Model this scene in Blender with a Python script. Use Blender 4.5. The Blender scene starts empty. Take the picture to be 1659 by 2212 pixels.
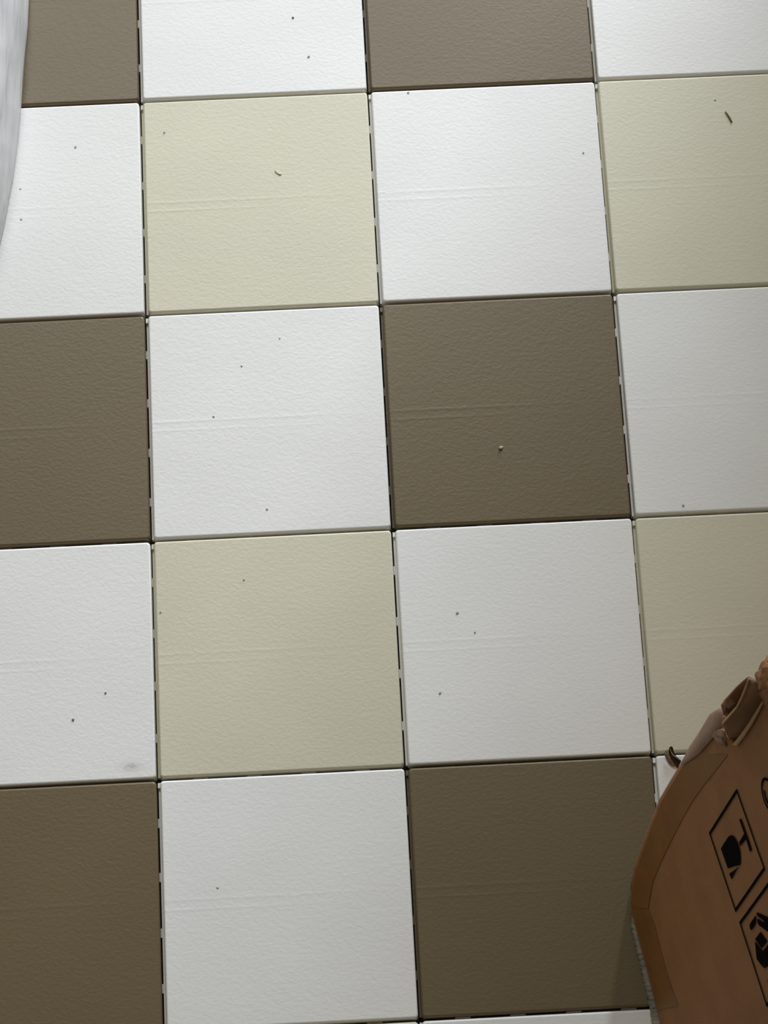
import bpy, bmesh, math, random
from mathutils import Vector, Matrix, noise
C = bpy.context.scene.collection
scene = bpy.context.scene

# ------------------------------------------------------------------ camera
W, H, F = 1659.0, 2212.0, 5047.0
R = Matrix(((0.9986369918, -0.0520455220, 0.0039271069),
            (-0.0488634511, -0.9587174955, -0.2801305535),
            (0.0183445270, 0.2795568413, -0.9599538795)))      # rows: right, down, forward
CAM = Vector((0.1189181587, -0.6965190079, 1.3986370152))
cam_data = bpy.data.cameras.new('camera')
cam = bpy.data.objects.new('camera', cam_data); C.objects.link(cam)
cam_data.sensor_fit = 'VERTICAL'; cam_data.sensor_height = 36.0; cam_data.sensor_width = 27.0
cam_data.lens = F / H * 36.0
cam_data.clip_start = 0.01
rt, dn, fw = R[0], R[1], R[2]
M = Matrix(((rt[0], -dn[0], -fw[0], CAM[0]), (rt[1], -dn[1], -fw[1], CAM[1]),
            (rt[2], -dn[2], -fw[2], CAM[2]), (0, 0, 0, 1)))
cam.matrix_world = M
scene.camera = cam

# ------------------------------------------------------------------ world, light, exposure
world = bpy.data.worlds.new('world'); scene.world = world; world.use_nodes = True
bg = world.node_tree.nodes['Background']
bg.inputs[0].default_value = (1.0, 0.88, 0.62, 1); bg.inputs[1].default_value = 0.14

def area(name, loc, target, sx, sy, power, col):
    l = bpy.data.lights.new(name, 'AREA'); l.shape = 'RECTANGLE'; l.size = sx; l.size_y = sy
    l.energy = power; l.color = col
    o = bpy.data.objects.new(name, l); C.objects.link(o); o.location = loc
    o.rotation_euler = (Vector(target) - Vector(loc)).to_track_quat('-Z', 'Y').to_euler()
    return o
# daylight: a tall window beyond the top right of the view
area('window_daylight', (1.04, 1.96, 1.10), (1.04, -5.0, 1.10), 0.50, 1.54, 104.0, (0.935, 0.985, 1.07))
area('added_sheen_light', (-0.30, 2.3, 3.6), (0.1, 0.0, 0.0), 2.0, 1.5, 52.0, (0.96, 0.985, 0.97))  # added lamp without a known window, gives sheen to the far tiles

vs = scene.view_settings
scene.display_settings.display_device = 'sRGB'
vs.view_transform = 'Standard'; vs.look = 'None'; vs.gamma = 1.0; vs.use_curve_mapping = False
vs.exposure = 0.0

# ------------------------------------------------------------------ helpers
def ray(u):
    d = Vector(((u[0]-W/2)/F, (u[1]-H/2)/F, 1.0))
    return d[0]*rt + d[1]*dn + d[2]*fw
def floor_pt(u, z=0.0):                      # where a point of the photograph lies on a level of height z
    d = ray(u); return CAM + d*((z-CAM[2])/d[2])

def mesh_obj(name, verts, faces, mat, parent=None, smooth=False):
    me = bpy.data.meshes.new(name); me.from_pydata([tuple(v) for v in verts], [], faces); me.validate()
    bm = bmesh.new(); bm.from_mesh(me); bmesh.ops.recalc_face_normals(bm, faces=bm.faces[:]); bm.to_mesh(me); bm.free()
    me.materials.append(mat)
    if smooth:
        for p in me.polygons: p.use_smooth = True
    o = bpy.data.objects.new(name, me); C.objects.link(o)
    if parent: o.parent = parent
    return o
def thing(o, label, cat, group=None):
    o['label'] = label; o['category'] = cat
    if group: o['group'] = group
    return o

class NT:
    def __init__(s, name):
        s.m = bpy.data.materials.new(name); s.m.use_nodes = True
        s.t = s.m.node_tree; s.b = s.t.nodes['Principled BSDF']
    def n(s, typ, **kw):
        nd = s.t.nodes.new(typ)
        for k, v in kw.items(): setattr(nd, k, v)
        return nd
    def put(s, sock, v):
        if hasattr(v, 'links'): s.t.links.new(v, sock)
        else: sock.default_value = v
    def math(s, op, a, b=0.0, c=None):
        nd = s.n('ShaderNodeMath', operation=op); s.put(nd.inputs[0], a); s.put(nd.inputs[1], b)
        if c is not None: s.put(nd.inputs[2], c)
        return nd.outputs[0]
    def noise(s, vec, scale, detail=2.0, rough=0.5):
        nd = s.n('ShaderNodeTexNoise'); s.put(nd.inputs['Vector'], vec)
        nd.inputs['Scale'].default_value = scale; nd.inputs['Detail'].default_value = detail
        nd.inputs['Roughness'].default_value = rough
        return nd.outputs[0]
    def mapping(s, vec, scale=(1, 1, 1), loc=None):
        nd = s.n('ShaderNodeMapping'); s.put(nd.inputs['Vector'], vec); nd.inputs['Scale'].default_value = scale
        if loc is not None: s.put(nd.inputs['Location'], loc)
        return nd.outputs[0]
    def coord(s): return s.n('ShaderNodeTexCoord').outputs['Object']
    def ramp(s, fac, stops):
        nd = s.n('ShaderNodeValToRGB'); s.put(nd.inputs[0], fac); e = nd.color_ramp.elements
        while len(e) < len(stops): e.new(0.5)
        for el, (p, c) in zip(e, stops): el.position = p; el.color = (*c, 1)
        return nd.outputs[0]
    def mix(s, fac, a, b):
        nd = s.n('ShaderNodeMix', data_type='RGBA'); s.put(nd.inputs[0], fac); s.put(nd.inputs[6], a); s.put(nd.inputs[7], b)
        return nd.outputs[2]
    def bump(s, h, strength, dist):
        nd = s.n('ShaderNodeBump'); nd.inputs['Strength'].default_value = strength; nd.inputs['Distance'].default_value = dist
        s.put(nd.inputs['Height'], h); s.t.links.new(nd.outputs[0], s.b.inputs['Normal'])

def plain(name, col, rough=0.7, spec=0.3, nscale=300.0, namt=0.12):
    g = NT(name); c = g.coord(); f = g.noise(c, nscale)
    lo = tuple(x*(1-namt) for x in col); hi = tuple(min(1, x*(1+namt)) for x in col)
    g.put(g.b.inputs['Base Color'], g.ramp(f, [(0.3, lo), (0.7, hi)]))
    g.b.inputs['Roughness'].default_value = rough; g.b.inputs['Specular IOR Level'].default_value = spec
    g.bump(f, 0.25, 0.0004)
    return g.m

# ------------------------------------------------------------------ materials
def tile_material(name, col, smudge=False):
    g = NT(name); co = g.coord()
    info = g.n('ShaderNodeObjectInfo').outputs['Random']
    off = g.n('ShaderNodeCombineXYZ'); g.put(off.inputs[0], g.math('MULTIPLY', info, 7.3)); g.put(off.inputs[2], g.math('MULTIPLY', info, 3.1))
    v = g.mapping(co, (0.75, 1.0, 1.0), off.outputs[0])
    # moulded leather grain: warped fine noise
    w = g.n('ShaderNodeVectorMath', operation='SCALE')
    wn = g.n('ShaderNodeTexNoise'); g.put(wn.inputs['Vector'], v); wn.inputs['Scale'].default_value = 260
    g.put(w.inputs[0], wn.outputs['Color']); w.inputs['Scale'].default_value = 0.0035
    wv = g.n('ShaderNodeVectorMath', operation='ADD'); g.put(wv.inputs[0], v); g.put(wv.inputs[1], w.outputs[0])
    grain = g.noise(wv.outputs[0], 500, 2.0, 0.5)
    sep = g.n('ShaderNodeSeparateXYZ'); g.put(sep.inputs[0], co)
    # two faint sink ridges across the middle of each tile, left by the ribs beneath
    broad = g.noise(g.mapping(co, (1, .05, 1), off.outputs[0]), 22, 1.0)
    def ridge(y0, wd, shift):
        d = g.math('DIVIDE', g.math('SUBTRACT', sep.outputs[1], y0), wd)
        e = g.math('POWER', 2.718, g.math('MULTIPLY', g.math('MULTIPLY', d, d), -1.0))
        fade = g.math('SUBTRACT', 1.0, g.math('SMOOTH_MAX', 0.0, g.math('MULTIPLY', g.math('ADD', sep.outputs[0], shift), 11.0), 0.1))
        fade = g.math('MAXIMUM', fade, 0.0)
        return g.math('MULTIPLY', g.math('MULTIPLY', e, fade), broad)
    r = g.math('ADD', ridge(0.0018, 0.0010, 0.01), ridge(-0.0040, 0.0009, 0.045))
    h = g.math('ADD', g.math('MULTIPLY', grain, 0.75), g.math('MULTIPLY', r, 0.5))
    g.bump(h, 0.42, 0.00042)
    mott = g.noise(v, 14, 3.0)
    c1 = tuple(x*0.965 for x in col); c2 = tuple(min(1, x*1.03) for x in col)
    base = g.ramp(mott, [(0.3, c1), (0.7, c2)])
    if smudge:
        def blob(cx, cy, sx, sy):
            a = g.math('DIVIDE', g.math('SUBTRACT', sep.outputs[0], cx), sx); b = g.math('DIVIDE', g.math('SUBTRACT', sep.outputs[1], cy), sy)
            q = g.math('ADD', g.math('MULTIPLY', a, a), g.math('MULTIPLY', b, b))
            return g.math('POWER', 2.718, g.math('MULTIPLY', q, -1.0))
        m = g.math('MULTIPLY', blob(0.0598, -0.0665, 0.0058, 0.0026), g.noise(v, 420, 3.0))
        base = g.mix(g.math('MULTIPLY', m, 0.75), base, (0.25, 0.22, 0.20, 1))
    g.put(g.b.inputs['Base Color'], base)
    g.b.inputs['Roughness'].default_value = 0.42; g.b.inputs['Specular IOR Level'].default_value = 0.6
    return g.m
WHITE = (0.83, 0.83, 0.815); CREAM = (0.66, 0.63, 0.49); TAUPE = (0.143, 0.106, 0.052)
m_white = tile_material('white_tile_plastic', WHITE)
m_smudge = tile_material('smudged_white_tile_plastic', WHITE, True)
m_cream = tile_material('cream_tile_plastic', CREAM)
m_taupe = tile_material('taupe_tile_plastic', TAUPE)
m_sub = plain('dark_subfloor', (0.055, 0.050, 0.046), 0.9, 0.1, 60)

def cardboard(name, col, dark=0.88):
    g = NT(name); co = g.coord()
    f = g.noise(co, 45, 4.0, 0.6); fine = g.noise(g.mapping(co, (1, 1, 0.35)), 900, 2.0)
    base = g.ramp(f, [(0.3, tuple(x*dark for x in col)), (0.7, tuple(x*1.08 for x in col))])
    g.put(g.b.inputs['Base Color'], base)
    g.b.inputs['Roughness'].default_value = 0.75; g.b.inputs['Specular IOR Level'].default_value = 0.2
    g.bump(g.math('ADD', g.math('MULTIPLY', fine, 0.3), g.noise(co, 28, 3.0)), 0.3, 0.0016)
    return g.m
m_card = cardboard('brown_kraft_cardboard', (0.365, 0.180, 0.082))
m_liner = cardboard('torn_greyish_liner', (0.40, 0.265, 0.205))
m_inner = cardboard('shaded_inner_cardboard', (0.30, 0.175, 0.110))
m_edge = cardboard('pale_torn_board_edge', (0.55, 0.37, 0.22))
m_grey = cardboard('grey_raw_corrugated_edge', (0.38, 0.35, 0.29), 0.45)
def tape_material(name, col, rough):
    g = NT(name); co = g.coord(); f = g.noise(co, 60, 3.0)
    g.put(g.b.inputs['Base Color'], g.ramp(f, [(0.3, tuple(x*0.88 for x in col)), (0.7, tuple(x*1.1 for x in col))]))
    g.b.inputs['Roughness'].default_value = rough; g.b.inputs['Specular IOR Level'].default_value = 0.22
    g.bump(g.noise(co, 120, 2.0), 0.25, 0.0006)
    return g.m
m_tape = tape_material('brown_packing_tape', (0.27, 0.122, 0.036), 0.5)
m_crumple = tape_material('crumpled_brown_tape', (0.36, 0.165, 0.07), 0.5)
m_ink = plain('black_print_ink', (0.005, 0.004, 0.003), 0.9, 0.04)
m_leaf = plain('curled_brown_scrap', (0.06, 0.04, 0.022), 0.6, 0.2, 500, 0.4)
m_leaf_pale = plain('pale_side_of_scrap', (0.30, 0.23, 0.16), 0.7, 0.2, 500, 0.3)
m_speck = plain('grey_dirt', (0.43, 0.42, 0.41), 0.9, 0.1)
m_dspeck = plain('dark_dirt', (0.22, 0.21, 0.20), 0.9, 0.1)
m_tan = plain('tan_crumb', (0.50, 0.42, 0.26), 0.8, 0.2)
m_straw = plain('dry_brown_straw', (0.22, 0.165, 0.10), 0.8, 0.2)
m_cspeck = plain('cream_flake', (0.62, 0.60, 0.47), 0.7, 0.3)

def film_material():
    g = NT('cloudy_plastic_film'); t = g.t
    co = g.coord()
    st = g.math('ADD', g.math('MULTIPLY', g.noise(g.mapping(co, (1.0, 0.045, 0.4)), 170, 3.0, 0.6), 0.6), g.math('MULTIPLY', g.noise(g.mapping(co, (1.0, 0.04, 0.3)), 420, 2.0, 0.5), 0.4))
    g.put(g.b.inputs['Base Color'], g.ramp(st, [(0.36, (0.64, 0.645, 0.64)), (0.62, (0.84, 0.84, 0.83))]))
    g.b.inputs['Roughness'].default_value = 0.42; g.b.inputs['Specular IOR Level'].default_value = 0.5
    g.bump(st, 0.8, 0.0025)
    tr = g.n('ShaderNodeBsdfTransparent'); mx = g.n('ShaderNodeMixShader'); mx.inputs[0].default_value = 0.12
    tl = g.n('ShaderNodeBsdfTranslucent'); tl.inputs[0].default_value = (0.8, 0.8, 0.79, 1)
    m2 = g.n('ShaderNodeMixShader'); m2.inputs[0].default_value = 0.25
    out = t.nodes['Material Output']
    t.links.new(g.b.outputs[0], m2.inputs[1]); t.links.new(tl.outputs[0], m2.inputs[2])
    t.links.new(m2.outputs[0], mx.inputs[1]); t.links.new(tr.outputs[0], mx.inputs[2])
    t.links.new(mx.outputs[0], out.inputs['Surface'])
    return g.m
m_film = film_material()

# ------------------------------------------------------------------ floor and its interlocking tiles
P = 0.15
CX, CY = 2.5*P, -1.5*P                          # middle of the tiled area
TH = 0.011                                      # tile thickness, tops at z = 0
floor = mesh_obj('floor', [(CX+sx*2.2, CY+sy*2.2, z) for z in (-0.07, -TH) for sx, sy in ((-1,-1),(1,-1),(1,1),(-1,1))],
                 [(0,1,2,3),(4,5,6,7),(0,1,5,4),(1,2,6,5),(2,3,7,6),(3,0,4,7)], m_sub)
floor['kind'] = 'structure'
floor['label'] = 'floor of interlocking white, cream and taupe square plastic tiles'

def rrect(x0, x1, y0, y1, r, z, seg=4):
    pts = []
    for (cx, cy, a0) in ((x1-r, y1-r, 0), (x0+r, y1-r, 90), (x0+r, y0+r, 180), (x1-r, y0+r, 270)):
        for k in range(seg+1):
            a = math.radians(a0+90*k/seg); pts.append((cx+r*math.cos(a), cy+r*math.sin(a), z))
    return pts
def tile_mesh(name, mat):
    V, Fc = [], []
    x0, x1, y0, y1 = -P/2+0.00165, P/2-0.0004, -P/2+0.0004, P/2-0.0008
    rb = 0.0013; rings = []
    prof = [(-0.0003, -TH), (0.0, -0.0042)] + [(0.00022, -0.0026)] + \
           [(0.00022+rb*(1-math.cos(a)), -rb*1.25+rb*1.25*math.sin(a)) for a in (0.0, 0.45, 0.9, 1.25, math.pi/2)]
    for ins, z in prof:
        rings.append(rrect(x0+ins, x1-ins*0.75, y0+ins*1.25, y1-ins, max(0.0008, 0.0021-ins*0.5), z))
    n = len(rings[0])
    for r in rings: V += r
    for k in range(len(rings)-1):
        for i in range(n):
            j = (i+1) % n; Fc.append((k*n+i, k*n+j, (k+1)*n+j, (k+1)*n+i))
    Fc.append(tuple(range((len(rings)-1)*n, len(rings)*n)))
    def box(a0, a1, b0, b1, z0, z1):
        s = len(V)
        for z in (z0, z1): V.extend([(a0,b0,z),(a1,b0,z),(a1,b1,z),(a0,b1,z)])
        Fc.extend([(s,s+3,s+2,s+1),(s+4,s+5,s+6,s+7),(s,s+1,s+5,s+4),(s+1,s+2,s+6,s+5),(s+2,s+3,s+7,s+6),(s+3,s,s+4,s+7)])
    zl = -0.0050
    box(-P/2+0.00045, x0+0.0002, y0+0.0012, y1-0.0006, -TH, zl)               # ledge on the left side
    box(x0+0.0014, x1-0.0014, y1-0.0002, P/2-0.00035, -TH, zl-0.0008)         # ledge on the far side
    for k in (-0.049, -0.0165, 0.0165, 0.049):                               # interlocking tongues that bridge the joints
        box(-P/2-0.00035, -P/2+0.0006, k-0.0027, k+0.0027, -0.009, zl+0.0004)
        box(k-0.0045, k+0.0045, P/2-0.0006, P/2+0.00035, -0.009, zl+0.0002)
    box(-P/2+0.0003, x0+0.0002, y1-0.0042, y1-0.0012, -TH, zl+0.0026)          # raised ledge end by the far corner
    me = bpy.data.meshes.new(name); me.from_pydata(V, [], Fc); me.validate()
    me.materials.append(mat)
    for p in me.polygons: p.use_smooth = len(p.vertices) == 4 and p.index < (len(rings)-1)*n
    return me
tm = {k: tile_mesh('tile_'+k, m) for k, m in (('white', m_white), ('cream', m_cream), ('taupe', m_taupe), ('smudge', m_smudge))}
rnd = random.Random(4)
for r in range(-3, 8):
    for c in range(-4, 8):                       # c = 0, r = 0: the tile cut by the upper left corner of the frame
        if r % 2 == 0: kind = 'taupe' if c % 2 == 0 else 'white'
        else: kind = 'white' if c % 2 == 0 else 'cream'
        mk = 'smudge' if (r, c) == (3, 0) else kind
        o = bpy.data.objects.new('tile', tm[mk]); C.objects.link(o); o.parent = floor
        o.location = ((c-0.5)*P + rnd.uniform(-1, 1)*0.00012, (0.5-r)*P + rnd.uniform(-1, 1)*0.00012, rnd.uniform(-1, 0)*0.0003)
        o.rotation_euler = (rnd.uniform(-1, 1)*0.0012, rnd.uniform(-1, 1)*0.0012, rnd.uniform(-1, 1)*0.0006)
        o['label'] = {'white': 'white square plastic tile', 'cream': 'cream square plastic tile', 'taupe': 'taupe brown square plastic tile',
                      'smudge': 'white square plastic tile with a grey smudge'}[mk]

# ------------------------------------------------------------------ unseen wall added on the right to block the window light
m_blocker = plain('warm_beige_paint', (0.42, 0.33, 0.25), 0.8, 0.2, 90)
wx0, wx1, wy0, wy1, wz = 0.60, 0.80, 0.13, 0.69, 1.6
blocker = mesh_obj('light_blocker_right', [(x, y, z) for z in (-0.0005, wz) for x, y in ((wx0,wy0),(wx1,wy0),(wx1,wy1),(wx0,wy1))],
                [(0,1,2,3),(4,5,6,7),(0,1,5,4),(1,2,6,5),(2,3,7,6),(3,0,4,7)], m_blocker)
blocker['kind'] = 'structure'; blocker['label'] = 'added unseen beige wall to the right of the tiles'

# ------------------------------------------------------------------ cardboard box
Z0 = 0.0035
P1 = floor_pt((1367, 1985), Z0); P2 = floor_pt((1426, 2212), Z0)
T = (P2-P1).normalized()                                             # along the foot of the printed side
HS = Vector((-T[1], T[0], 0.0))                                      # level, away from the viewer, into the box
LEAN = math.radians(9.0)
WU = Vector((0, 0, 1))*math.cos(LEAN) + HS*math.sin(LEAN)            # up the printed side, which leans back
N = WU.cross(T).normalized()
if N.dot(HS) > 0: N = -N                                             # outward
def on_side(u, off=0.0):
    d = ray(u); p0 = P1 + N*off
    return CAM + d*((p0-CAM).dot(N)/d.dot(N))
def TW(t, w, off=0.0): return P1 + T*t + WU*w + N*off
def tw_of(p): q = p-P1; return q.dot(T), q.dot(WU)

box = bpy.data.objects.new('cardboard_box', None); C.objects.link(box); box.location = (P1[0]+0.12, P1[1]-0.1, 0)
thing(box, 'crushed brown cardboard box with torn top and black handling marks, standing on the tiles', 'box')
bpy.context.view_layer.update()
INV = box.matrix_world.inverted()
def part(name, verts, faces, mat, smooth=False, parent=None):
    o = mesh_obj(name, [Vector(v)-box.location for v in verts], faces, mat, None, smooth)
    o.parent = parent or box
    return o

left_px = [(1367,1987),(1362,1968),(1361,1945),(1364,1915),(1372,1876),(1385,1838),(1403,1788),(1426,1729),(1450,1688),(1472,1652),
           (1494,1616),(1517,1584),(1539,1548),(1553,1550),(1557,1574),(1572,1590),(1586,1609),(1604,1585),(1620,1563),(1636,1536),(1649,1513)]
outline = [tw_of(on_side(u)) for u in left_px]
top_t, top_w = outline[-1]
foot_end = 0.30
outline += [(top_t+0.012, top_w+0.012), (top_t+0.05, top_w+0.016), (top_t+0.15, top_w+0.022), (foot_end-0.03, top_w+0.03), (foot_end, 0.0)]
outline += [(0.24, 0.0), (0.16, 0.0), tw_of(on_side((1426, 2212))), (0.03, 0.0)]
def slab(name, outl, th, mat, off=0.0, round_=0.0012):
    """board of the given outline on the printed side, eased along its outer edge"""
    n = len(outl); cx = sum(p[0] for p in outl)/n; cy = sum(p[1] for p in outl)/n
    V = []
    for k, (t, w) in enumerate(outl):
        pt, pw = outl[k-1]; nt, nw = outl[(k+1) % n]
        dx, dy = nt-pt, nw-pw; L = math.hypot(dx, dy) or 1
        ix, iy = dy/L, -dx/L                                       # inward for a clockwise outline
        V.append((t, w, ix, iy))
    area2 = sum(outl[k-1][0]*outl[k][1]-outl[k][0]*outl[k-1][1] for k in range(n))
    sg = 1 if area2 < 0 else -1
    verts = [TW(t+sg*ix*round_, w+sg*iy*round_, off) for t, w, ix, iy in V] + \
            [TW(t+sg*ix*round_*0.3, w+sg*iy*round_*0.3, off-round_*0.35) for t, w, ix, iy in V] + \
            [TW(t, w, off-round_) for t, w, ix, iy in V] + [TW(t, w, off-th) for t, w, ix, iy in V]
    faces = [tuple(range(n)), tuple(range(3*n, 4*n))]
    for r in range(3):
        for k in range(n):
            j = (k+1) % n; faces.append((r*n+k, r*n+j, (r+1)*n+j, (r+1)*n+k))
    return part(name, verts, faces, mat)
front = slab('front_panel', outline, 0.004, m_card)
DEPTH = 0.26
def board(name, a, b, c, d, th, mat=m_card):
    """thin board through four corners"""
    nn = (b-a).cross(d-a).normalized()*th
    return part(name, [a, b, c, d, a+nn, b+nn, c+nn, d+nn], [(0,1,2,3),(4,5,6,7),(0,1,5,4),(1,2,6,5),(2,3,7,6),(3,0,4,7)], mat)
# the far end of the box follows the crushed corner edge
ce = [tw_of(on_side(u, -0.004)) for u in left_px[1:13]]
ev, ef = [], []
for k, (t, w) in enumerate(ce):
    ins = 0.0012
    for q, dd in enumerate((-0.0035, -0.05, -0.13, -DEPTH)):
        ev.append(TW(t+ins+0.003*q, max(w, 0.0)+0.0, dd*math.cos(LEAN)) + Vector((0, 0, -dd*0 + (0 if w > 0.02 else 0))))
for k in range(len(ce)-1):
    for q in range(3):
        a = k*4+q; ef.append((a, a+1, a+5, a+4))
for v in ev:
    if v.z < 0.0008: v.z = 0.0008
endp = part('end_panel', ev, ef, m_card, True)
sm = endp.modifiers.new('board', 'SOLIDIFY'); sm.thickness = 0.0035; sm.offset = 0.0
def hz(p, z): return Vector((p.x, p.y, z))
bk0 = TW(0.012, 0.0) + HS*DEPTH; bk1 = TW(foot_end, 0.0) + HS*DEPTH
upb = Vector((0, 0, 1))*math.cos(LEAN) + HS*math.sin(LEAN)
hb = 0.27
board('back_panel', hz(bk0, 0.001), hz(bk1, 0.001), hz(bk1, 0.001)+upb*hb, hz(bk0, 0.001)-T*0.045+upb*hb, 0.004)
n0 = TW(foot_end, 0.0)
board('near_end_panel', hz(n0-N*-0.0, 0.001)+HS*0.0045, hz(bk1, 0.001)-HS*0.0045, hz(bk1, 0.001)-HS*0.0045+upb*hb, hz(n0, 0.001)+HS*0.0045+upb*hb, 0.004)
board('bottom_panel', hz(TW(0.008, 0), 0.0012)+HS*0.004, hz(n0, 0.0012)+HS*0.004-T*0.004, hz(bk1, 0.0012)-HS*0.004-T*0.004, hz(bk0, 0.0012)-HS*0.004+T*0.002, 0.003)

# raw corrugated edge of the bottom flap, sticking out beneath the printed side
fr = random.Random(8)
outer = [(1362.5,1978),(1364,2005),(1369,2030),(1375,2055),(1381,2082),(1387,2106),(1392,2130),(1398,2155),(1403,2178),(1406,2200),(1409,2216)]
ov, of = [], []
seg = []
for k in range(len(outer)-1):
    for s in range(5):
        u = s/5; seg.append((outer[k][0]*(1-u)+outer[k+1][0]*u, outer[k][1]*(1-u)+outer[k+1][1]*u))
pe = floor_pt(outer[-1], 0.0007)
pts = [floor_pt((u[0]+fr.uniform(-1.2, 1.2), u[1]), 0.0007) for u in seg] + [pe + T*d + HS*(-0.0) for d in (0.01, 0.05, 0.12, 0.19)]
for k, p in enumerate(pts):
    d = (p-P1).dot(T); inner = P1 + T*d + HS*0.006
    zt = Z0 + fr.uniform(-0.0008, 0.0003)
    ov += [p, hz(p, zt*0.55)+HS*fr.uniform(0.0, 0.0006), hz(p, zt)+HS*fr.uniform(0.0004, 0.0014), hz(inner, Z0-0.0003), hz(inner, 0.0007)]
for k in range(len(pts)-1):
    for q in range(5):
        a = k*5+q; b = k*5+(q+1) % 5; of.append((a, b, b+5, a+5))
of += [(0,1,2,3,4), tuple(range(len(ov)-5, len(ov)))]
part('bottom_flap', ov, of, m_grey)['label'] = 'grey raw corrugated edge of the bottom flap'

# ribbons laid on or curling off the printed side
def ribbon(name, rails, mat, th=0.0005, parent=None, label=None, smooth=True, sub=3):
    """rails: list of polylines, each of (photo x, photo y, distance off the side); same number of points"""
    V, Fc = [], []
    dense = []
    for rl in rails:
        d = []
        for k in range(len(rl)-1):
            for s in range(sub):
                u = s/sub; d.append([rl[k][i]*(1-u)+rl[k+1][i]*u for i in range(3)])
        d.append(rl[-1]); dense.append(d)
    m = len(dense[0])
    for d in dense:
        for x, y, o in d: V.append(on_side((x, y), o))
    for r in range(len(dense)-1):
        for k in range(m-1):
            a = r*m+k; Fc.append((a, a+1, a+1+m, a+m))
    o = part(name, V, Fc, mat, smooth, parent)
    md = o.modifiers.new('thickness', 'SOLIDIFY'); md.thickness = th; md.offset = 0.0
    if label: o['label'] = label
    return o
O = 0.0003
ribbon('tape_strip', [[(1364,1958,O),(1367,1916,O),(1376,1876,O),(1389,1838,O),(1407,1788,O),(1430,1729,O),(1454,1690,O),(1474,1655,O),(1500,1640,O)],
                      [(1383,1960,O),(1388,1918,O),(1400,1874,O),(1417,1832,O),(1440,1780,O),(1462,1735,O),(1487,1695,O),(1512,1662,O),(1540,1630,O)],
                      [(1400,1962,O),(1410,1905,O),(1425,1868,O),(1445,1825,O),(1472,1772,O),(1496,1730,O),(1517,1700,O),(1545,1665,O),(1572,1630,O)]],
       m_tape, 0.00015, smooth=False, label='darker brown tape along the crushed corner edge')
ribbon('tape_strip', [[(1366,1965,O),(1376,2003,O),(1388,2050,O),(1401,2100,O),(1413,2150,O),(1421,2181,O)],
                      [(1401,1964,O),(1414,2000,O),(1427,2050,O),(1440,2100,O),(1454,2145,O),(1465,2172,O)]],
       m_tape, 0.00015, smooth=False, label='darker brown tape along the foot of the box')
ribbon('torn_liner', [[(1470,1651,.0006),(1490,1612,.0006),(1512,1579,.0006),(1534,1542,.0010),(1556,1529,.0016)],
                      [(1476,1651,.0008),(1503,1617,.0010),(1527,1586,.0012),(1548,1555,.0016),(1561,1538,.0022)],
                      [(1479,1651,.0006),(1510,1628,.0008),(1536,1598,.0012),(1554,1576,.0016),(1561,1567,.0018)]],
       m_liner, 0.0004, label='pale torn paper liner at the top corner')
ribbon('torn_flap', [[(1561,1562,.006),(1575,1546,.008),(1590,1529,.009),(1600,1508,.010),(1608,1490,.010),(1617,1466,.010)],
                     [(1564,1568,.004),(1582,1552,.0045),(1602,1534,.005),(1618,1512,.006),(1628,1492,.007),(1634,1472,.008)],
                     [(1570,1582,.001),(1588,1574,-.001),(1612,1550,-.002),(1632,1522,-.002),(1645,1500,-.001),(1655,1480,.001)],
                     [(1584,1607,-.003),(1600,1594,-.004),(1624,1563,-.005),(1640,1537,-.005),(1653,1513,-.005),(1664,1490,-.005)]],
       m_inner, 0.0012, label='curled torn flap below the crumpled tape')
ribbon('torn_edge', [[(1559,1563,.0075),(1574,1546,.0092),(1589,1528,.0102),(1600,1506,.0110),(1607,1489,.0112),(1616,1464,.0112)],
                     [(1562,1565,.0065),(1577,1548,.0085),(1592,1531,.0095),(1604,1509,.0103),(1611,1491,.0106),(1619,1467,.0106)]],
       m_edge, 0.001, label='pale raw edge of the curled flap')
ribbon('torn_edge', [[(1584,1608,.0012),(1600,1588,.0014),(1618,1562,.0016),(1634,1536,.0016),(1648,1513,.0016)],
                     [(1592,1612,.0010),(1607,1592,.0012),(1624,1566,.0014),(1639,1538,.0014),(1651,1514,.0014)]],
       m_edge, 0.001, label='pale raw edge along the torn top of the printed side')
ribbon('inner_flap', [[(1559,1524,-.006),(1566,1513,-.008),(1576,1502,-.010),(1593,1483,-.012),(1606,1472,-.012),(1618,1463,-.012)],
                      [(1562,1538,-.008),(1572,1532,-.012),(1588,1520,-.016),(1602,1502,-.018),(1612,1486,-.018),(1622,1466,-.018)],
                      [(1566,1566,-.006),(1584,1552,-.012),(1600,1538,-.016),(1614,1516,-.018),(1624,1494,-.018),(1634,1470,-.018)]],
       m_inner, 0.001, label='shaded inner flap behind the torn edge')
ribbon('crease_fold', [[(1541,1583,.0030),(1550,1577,.0040),(1558,1575,.0042),(1566,1580,.0030)],
                       [(1538,1590,.0012),(1549,1588,.0018),(1558,1590,.0020),(1568,1592,.0012)],
                       [(1543,1594,.0026),(1551,1597,.0036),(1559,1599,.0030),(1566,1604,.0010)],
                       [(1548,1600,.0006),(1554,1608,.0008),(1561,1610,.0008),(1570,1612,.0004)]],
       m_liner, 0.0006, label='small buckled paper fold under the torn liner')
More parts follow.
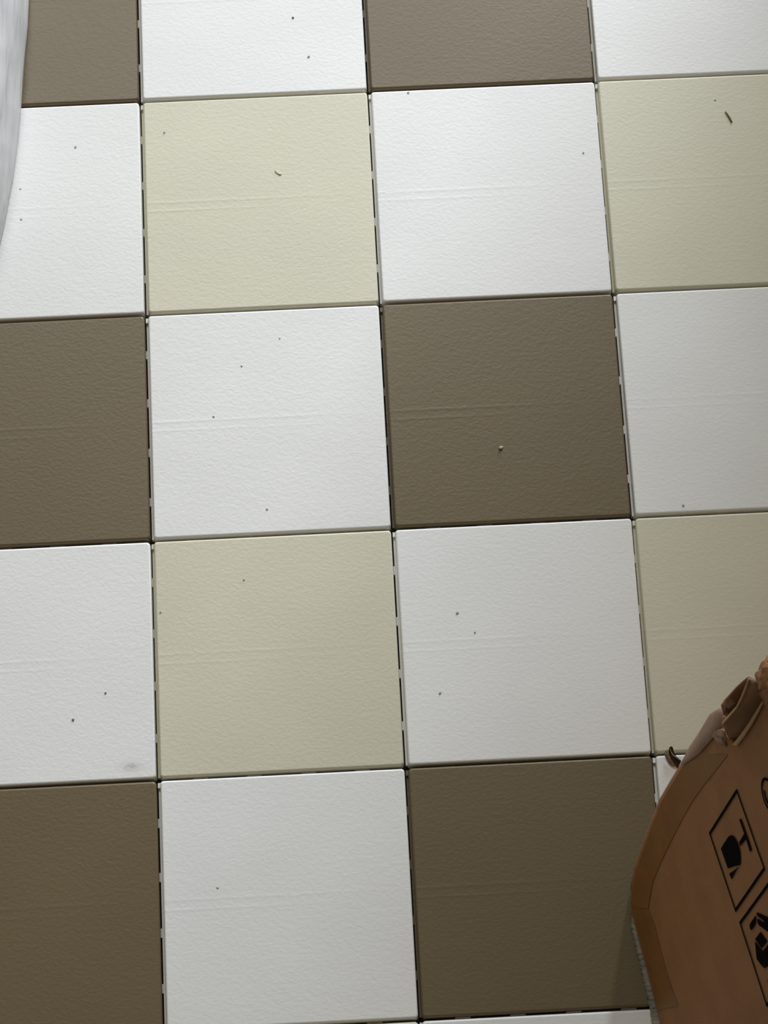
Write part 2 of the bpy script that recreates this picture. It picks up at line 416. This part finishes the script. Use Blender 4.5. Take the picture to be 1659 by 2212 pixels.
# crumpled wad of peeled packing tape
bm = bmesh.new(); bmesh.ops.create_icosphere(bm, subdivisions=3, radius=1.0)
ctr = on_side((1669, 1459), 0.004); hh = (on_side((1669, 1427), 0.004)-ctr).length
dr = T*1.0
for v in bm.verts:
    p = v.co.copy()
    k = noise.noise(p*1.6+Vector((3, 1, 7)))*0.30 + abs(noise.noise(p*2.6+Vector((1, 5, 2))))*0.55 - 0.10
    p *= 1.0+k
    v.co = ctr - box.location + T*(p.x*hh*0.95) + WU*(p.y*hh*1.7) + N*(p.z*hh*0.75)
me = bpy.data.meshes.new('crumpled_tape'); bm.to_mesh(me); bm.free(); me.materials.append(m_crumple)
o = bpy.data.objects.new('crumpled_tape', me); C.objects.link(o); o.parent = box; o['label'] = 'crumpled wad of shiny brown packing tape'
ribbon('peeled_tape', [[(1638,1496,.004),(1648,1489,.006),(1660,1487,.006),(1676,1484,.005)],
                       [(1642,1503,.002),(1650,1495,.005),(1662,1496,.003),(1678,1494,.004)],
                       [(1648,1512,.001),(1656,1507,.003),(1666,1508,.002),(1680,1508,.002)],
                       [(1652,1524,.001),(1661,1522,.001),(1670,1520,.001),(1682,1520,.001)]], m_crumple, 0.0004,
       label='peeled end of shiny tape below the wad')

# printed handling marks: flat ink on the side
INK = 0.0005
def flat(name, polys, label=None):
    V, Fc = [], []
    for pl in polys:
        s = len(V); V += [on_side(u, INK) if not isinstance(u, Vector) else u for u in pl]; Fc.append(tuple(range(s, s+len(pl))))
    o = part(name, V, Fc, m_ink)
    if label: o['label'] = label
    return o
def frame_polys(c, wd):
    """outline of a printed rectangle: four corner points on the side, line width in metres"""
    ctrp = sum(c, Vector())/4; out = []
    inn = []
    for k in range(4):
        a = (c[(k+1) % 4]-c[k]).normalized(); b = (c[k-1]-c[k]).normalized(); inn.append(c[k]+(a+b)*wd)
    for k in range(4):
        j = (k+1) % 4; out.append([c[k], c[j], inn[j], inn[k]])
    return out
A, B_, D_, C_ = [on_side(u, INK) for u in ((1591,1703.5),(1531,1799),(1588.5,1971),(1652.5,1878))]
flat('printed_frame', frame_polys([A, B_, D_, C_], 0.0016), 'black printed frame around the broken goblet mark')
def z2(x, y): return (1500+x*159/1256, 1680+y*280/2212)
flat('printed_goblet', [[z2(*p) for p in ((450,1210),(500,1125),(560,1035),(590,995),(625,980),(660,990),(695,1030),(730,1095),(760,1180),(780,1280),(786,1380),(780,1490),(680,1510),(570,1550),(510,1380))],
                        [z2(*p) for p in ((760,1515),(690,1625),(632,1735),(612,1690),(594,1635),(680,1580))],
                        [z2(*p) for p in ((762,1100),(850,950),(880,1045),(775,1168))],
                        [z2(*p) for p in ((765,715),(785,695),(805,725),(860,880),(920,1050),(975,1225),(965,1260),(945,1260),(925,1195),(850,960))]],
     'black printed broken goblet mark')
sh = on_side((1596.5, 1992), INK) - on_side((1531, 1799), INK)
A2, B2, D2, C2 = [p+sh for p in (A, B_, D_, C_)]
D2 = on_side((1656, 2176), INK); C2 = D2 + (A2-B2); 
flat('printed_frame', frame_polys([A2, B2, D2, C2], 0.0016), 'black printed frame around the hands and carton mark')
def z3(x, y): return (1540+x*119/901, 1920+y*292/2212)
flat('printed_hands', [[z3(*p) for p in ((695,435),(705,470),(700,530),(690,592),(625,680),(605,655),(597,585))],
                       [z3(*p) for p in ((710,400),(730,388),(800,420),(895,465),(990,540),(1080,700),(1060,790),(960,740),(880,690),(800,630),(745,590),(725,545),(725,490),(745,490),(790,530),(830,552),(836,530),(790,490),(722,442))],
                       [z3(*p) for p in ((775,703),(890,860),(797,972),(688,826))],
                       [z3(*p) for p in ((685,858),(797,1000),(812,1020),(832,1300),(715,1150))],
                       [z3(*p) for p in ((818,1018),(905,900),(950,1150),(940,1220),(842,1308))],
                       [z3(*p) for p in ((893,1490),(1000,1400),(1060,1480),(960,1620),(900,1540))]],
     'black printed hands and carton mark')
# round mark, cut by the right edge of the photograph
rc = on_side((1650, 1731), INK) + (A-B_).normalized()*0.0085
e1 = (A-B_).normalized(); e2 = (C_-A).normalized()
def ringp(r0, r1, a0, a1, n=28):
    return [[rc+e1*math.cos(a)*r0+e2*math.sin(a)*r0, rc+e1*math.cos(b)*r0+e2*math.sin(b)*r0, rc+e1*math.cos(b)*r1+e2*math.sin(b)*r1, rc+e1*math.cos(a)*r1+e2*math.sin(a)*r1]
            for a, b in ((a0+(a1-a0)*k/n, a0+(a1-a0)*(k+1)/n) for k in range(n))]
flat('printed_ring', ringp(0.0085, 0.0071, 0, 2*math.pi) + ringp(0.0056, 0.0040, 2.0, 4.0, 10), 'black printed round mark at the edge of the side')

# ------------------------------------------------------------------ curled scrap on the tile by the box corner
def zs(x, y): return (1400+x*100/1659, 1590+y*130/2157)
sc = bpy.data.objects.new('curled_scrap', None); C.objects.link(sc); sc.location = floor_pt(zs(800, 900))
thing(sc, 'small dark brown curled scrap lying on the white tile beside the box corner', 'scrap')
def scrap_part(name, rails, mat, label=None):
    V, Fc = [], []; m = len(rails[0])
    for rl in rails:
        for x, y, h in rl: V.append(floor_pt(zs(x, y), h)-sc.location)
    for r in range(len(rails)-1):
        for k in range(m-1): a = r*m+k; Fc.append((a, a+1, a+1+m, a+m))
    o = mesh_obj(name, V, Fc, mat, sc, True)
    md = o.modifiers.new('thickness', 'SOLIDIFY'); md.thickness = 0.0004; md.offset = 0
    s = o.modifiers.new('smooth', 'SUBSURF'); s.levels = 2; s.render_levels = 2
    if label: o['label'] = label
    return o
scrap_part('curled_blade', [[(740,420,.006),(735,560,.006),(740,700,.005),(830,880,.004),(960,1060,.0025),(1060,1200,.0012)],
                            [(800,360,.008),(775,520,.005),(800,690,.003),(920,840,.0025),(1030,960,.0018),(1090,1120,.001)],
                            [(870,360,.007),(850,520,.004),(880,680,.003),(1000,800,.003),(1100,890,.003),(1140,1000,.002)],
                            [(900,440,.004),(935,580,.006),(970,690,.0065),(1060,760,.006),(1150,830,.005),(1205,900,.004)]], m_leaf)
scrap_part('pale_rim', [[(770,410,.0085),(790,520,.0080),(840,650,.0075),(950,750,.0075),(1060,820,.0065),(1150,890,.005)],
                        [(800,430,.0078),(825,540,.0074),(885,650,.0070),(980,725,.0070),(1080,790,.0060),(1165,870,.0046)]], m_leaf_pale, 'pale thin rim of the scrap')
scrap_part('pale_underside', [[(580,560,.004),(560,650,.003),(640,820,.0012),(700,960,.0008),(820,1090,.0008),(960,1130,.001)],
                              [(690,470,.0055),(670,620,.005),(720,780,.004),(790,900,.003),(880,1000,.0025),(980,1080,.002)],
                              [(745,470,.006),(740,640,.0055),(760,760,.0048),(850,880,.004),(940,980,.003),(1010,1060,.0022)]], m_leaf_pale, 'pale brown side of the scrap')

# ------------------------------------------------------------------ wrinkled plastic film bag at the upper left
edge_px = [(0,532),(10,487),(28,390),(41,290),(46,228),(53,130),(60,60),(63,0),(66,-80),(70,-200)]
E = [floor_pt(u) for u in edge_px]
# carry the outline on beyond the frame: rounded near end, then away
first = E[0]
base_line = [first+Vector((-0.085, -0.055, 0)), first+Vector((-0.05, -0.048, 0)), first+Vector((-0.022, -0.030, 0)), first+Vector((-0.007, -0.013, 0))] + E
dense = []
for k in range(len(base_line)-1):
    for s in range(10):
        dense.append(base_line[k].lerp(base_line[k+1], s/10))
dense.append(base_line[-1])
prof = [(0.0, 0.0003), (-0.0006, 0.004), (0.0006, 0.010), (0.002, 0.017), (0.005, 0.024), (0.008, 0.029), (0.013, 0.034), (0.020, 0.037), (0.030, 0.040), (0.045, 0.042), (0.07, 0.043), (0.10, 0.042), (0.14, 0.040), (0.18, 0.036)]
bv, bf = [], []
cen = Vector((-0.20, 0.13, 0))
arc = 0.0
for k, p in enumerate(dense):
    if k: arc += (p-dense[k-1]).length
    tan = (dense[min(k+1, len(dense)-1)]-dense[max(k-1, 0)]).normalized()
    inw = Vector((-tan.y, tan.x, 0))
    for q, (d, z) in enumerate(prof):
        f = min(1.0, q/4)
        wv = Vector((arc*16, d*150+z*110, 2.0)); wr = noise.noise(wv)*0.0035 + noise.noise(wv*2.3)*0.0016 + abs(noise.noise(Vector((arc*30, d*220+z*160, 7))))*0.002
        wz = noise.noise(Vector((arc*14+5, d*130, 0)))*0.004
        pos = p + inw*min(d, 0.19)
        bv.append(pos + inw*(wr*f) + Vector((0, 0, max(0.0003, z+wz*f))))
m = len(prof)
for k in range(len(dense)-1):
    for q in range(m-1):
        a = k*m+q; bf.append((a, a+1, a+1+m, a+m))
bag = mesh_obj('plastic_bag', bv, bf, m_film, None, True)
sf = bag.modifiers.new('film', 'SOLIDIFY'); sf.thickness = 0.0003; sf.offset = 0
thing(bag, 'wrinkled cloudy plastic film bag lying over the tiles at the upper left', 'bag')

# ------------------------------------------------------------------ crumbs and specks of dirt
def crumb(name, px, sx, sy, h, ang, mat, seed):
    rr = random.Random(seed); p = floor_pt(px)
    bm = bmesh.new(); bmesh.ops.create_icosphere(bm, subdivisions=2, radius=1.0)
    for v in bm.verts:
        k = 1+noise.noise(v.co*1.7+Vector((seed*3.1, seed, 0)))*0.5
        v.co = Vector((v.co.x*k*sx, v.co.y*k*sy, max(0.0, v.co.z+0.45)*k*h))
    bmesh.ops.rotate(bm, verts=bm.verts[:], cent=(0, 0, 0), matrix=Matrix.Rotation(ang, 3, 'Z'))
    me = bpy.data.meshes.new(name); bm.to_mesh(me); bm.free(); me.materials.append(mat)
    for q in me.polygons: q.use_smooth = True
    o = bpy.data.objects.new(name, me); C.objects.link(o); o.location = p
    return o
g = 'specks of dirt on the tiles'
specks = [
 ((633,38), .0008,.0007, m_dspeck, 'dark speck near the top of the white tile between the two top taupe tiles'),
 ((667,122), .0008,.0007, m_speck, 'grey speck at the lower right of the white tile between the two top taupe tiles'),
 ((882,200), .0009,.0007, m_speck, 'grey speck just below the top middle taupe tile on the white tile'),
 ((1260,330), .0007,.0006, m_speck, 'grey speck at the right edge of the white tile under the top middle taupe tile'),
 ((163,318), .0008,.0011, m_speck, 'grey speck on the white tile right beside the plastic bag, uppermost there'),
 ((44,408), .0006,.0006, m_speck, 'tiny grey speck next to the plastic bag, upper of two'),
 ((46,474), .0007,.0007, m_speck, 'tiny grey speck next to the plastic bag, lower of two'),
 ((355,286), .0006,.0007, m_speck, 'tiny speck at the upper left of the cream tile right of the bag'),
 ((604,731), .0006,.0006, m_speck, 'grey speck near the top of the white tile in the third row'),
 ((522,791), .0007,.0007, m_speck, 'grey speck in the upper middle of the white tile in the third row'),
 ((461,900), .0006,.0008, m_speck, 'grey speck left of the centre of the white tile in the third row'),
 ((577,1100), .0007,.0007, m_speck, 'grey speck near the bottom edge of the white tile in the third row'),
 ((1476,1092), .0008,.0007, m_speck, 'grey speck at the lower edge of the right white tile in the third row'),
 ((527,1252), .0006,.0007, m_speck, 'dark speck near the top of the cream tile in the fourth row'),
 ((347,1322), .0006,.0006, m_tan, 'brownish speck at the left edge of the cream tile in the fourth row'),
 ((988,1324), .0009,.0008, m_speck, 'grey speck in the middle of the white tile left of the box'),
 ((1026,1366), .0006,.0006, m_speck, 'tiny grey speck right of centre on the white tile left of the box'),
 ((951,1497), .0007,.0010, m_speck, 'grey speck at the lower left of the white tile left of the box'),
 ((228,1497), .0007,.0007, m_dspeck, 'dark speck on the smudged white tile, right one of two'),
 ((158,1555), .0008,.0008, m_dspeck, 'dark speck on the smudged white tile, left one of two'),
 ((470,1918), .0006,.0009, m_speck, 'grey speck on the bottom white tile between the two taupe tiles'),
 ((1545,217), .0006,.0007, m_dspeck, 'tiny dark speck above the straw on the right cream tile'),
]
for k, (px, sx, sy, mt, lab) in enumerate(specks):
    thing(crumb('dirt_speck', px, sx, sy, 0.00018, k*0.7, mt, k+1), lab, 'speck', g)
thing(crumb('tan_crumb', (1082,968), 0.0015, 0.0011, 0.0011, 0.5, m_tan, 40), 'small tan crumb in the middle of the taupe tile in the third row', 'crumb')
thing(crumb('paint_fleck', (600,373), 0.0026, 0.0009, 0.00018, -0.75, m_cspeck, 43), 'cream raised fleck in the middle of the cream tile right of the bag', 'fleck')
# bit of straw
sa, sb = floor_pt((1567,241), 0.0005), floor_pt((1581,264), 0.0006)
ax = (sb-sa); side = Vector((-ax.y, ax.x, 0)).normalized()
sv, sfc = [], []
for k in range(7):
    u = k/6; c0 = sa.lerp(sb, u) + side*math.sin(u*3.14)*0.0002; rr = 0.00062*(0.65+0.5*math.sin(u*2.6+0.2))
    for q in range(6):
        a = q*math.pi/3; sv.append(c0 + side*math.cos(a)*rr + Vector((0, 0, max(-0.0004, math.sin(a)*rr*0.8))))
for k in range(6):
    for q in range(6): sfc.append((k*6+q, k*6+(q+1) % 6, k*6+6+(q+1) % 6, k*6+6+q))
sfc += [tuple(range(6)), tuple(range(36, 42))]
thing(mesh_obj('straw', sv, sfc, m_straw, None, True), 'short bit of dry brown straw on the right cream tile near the top', 'straw')
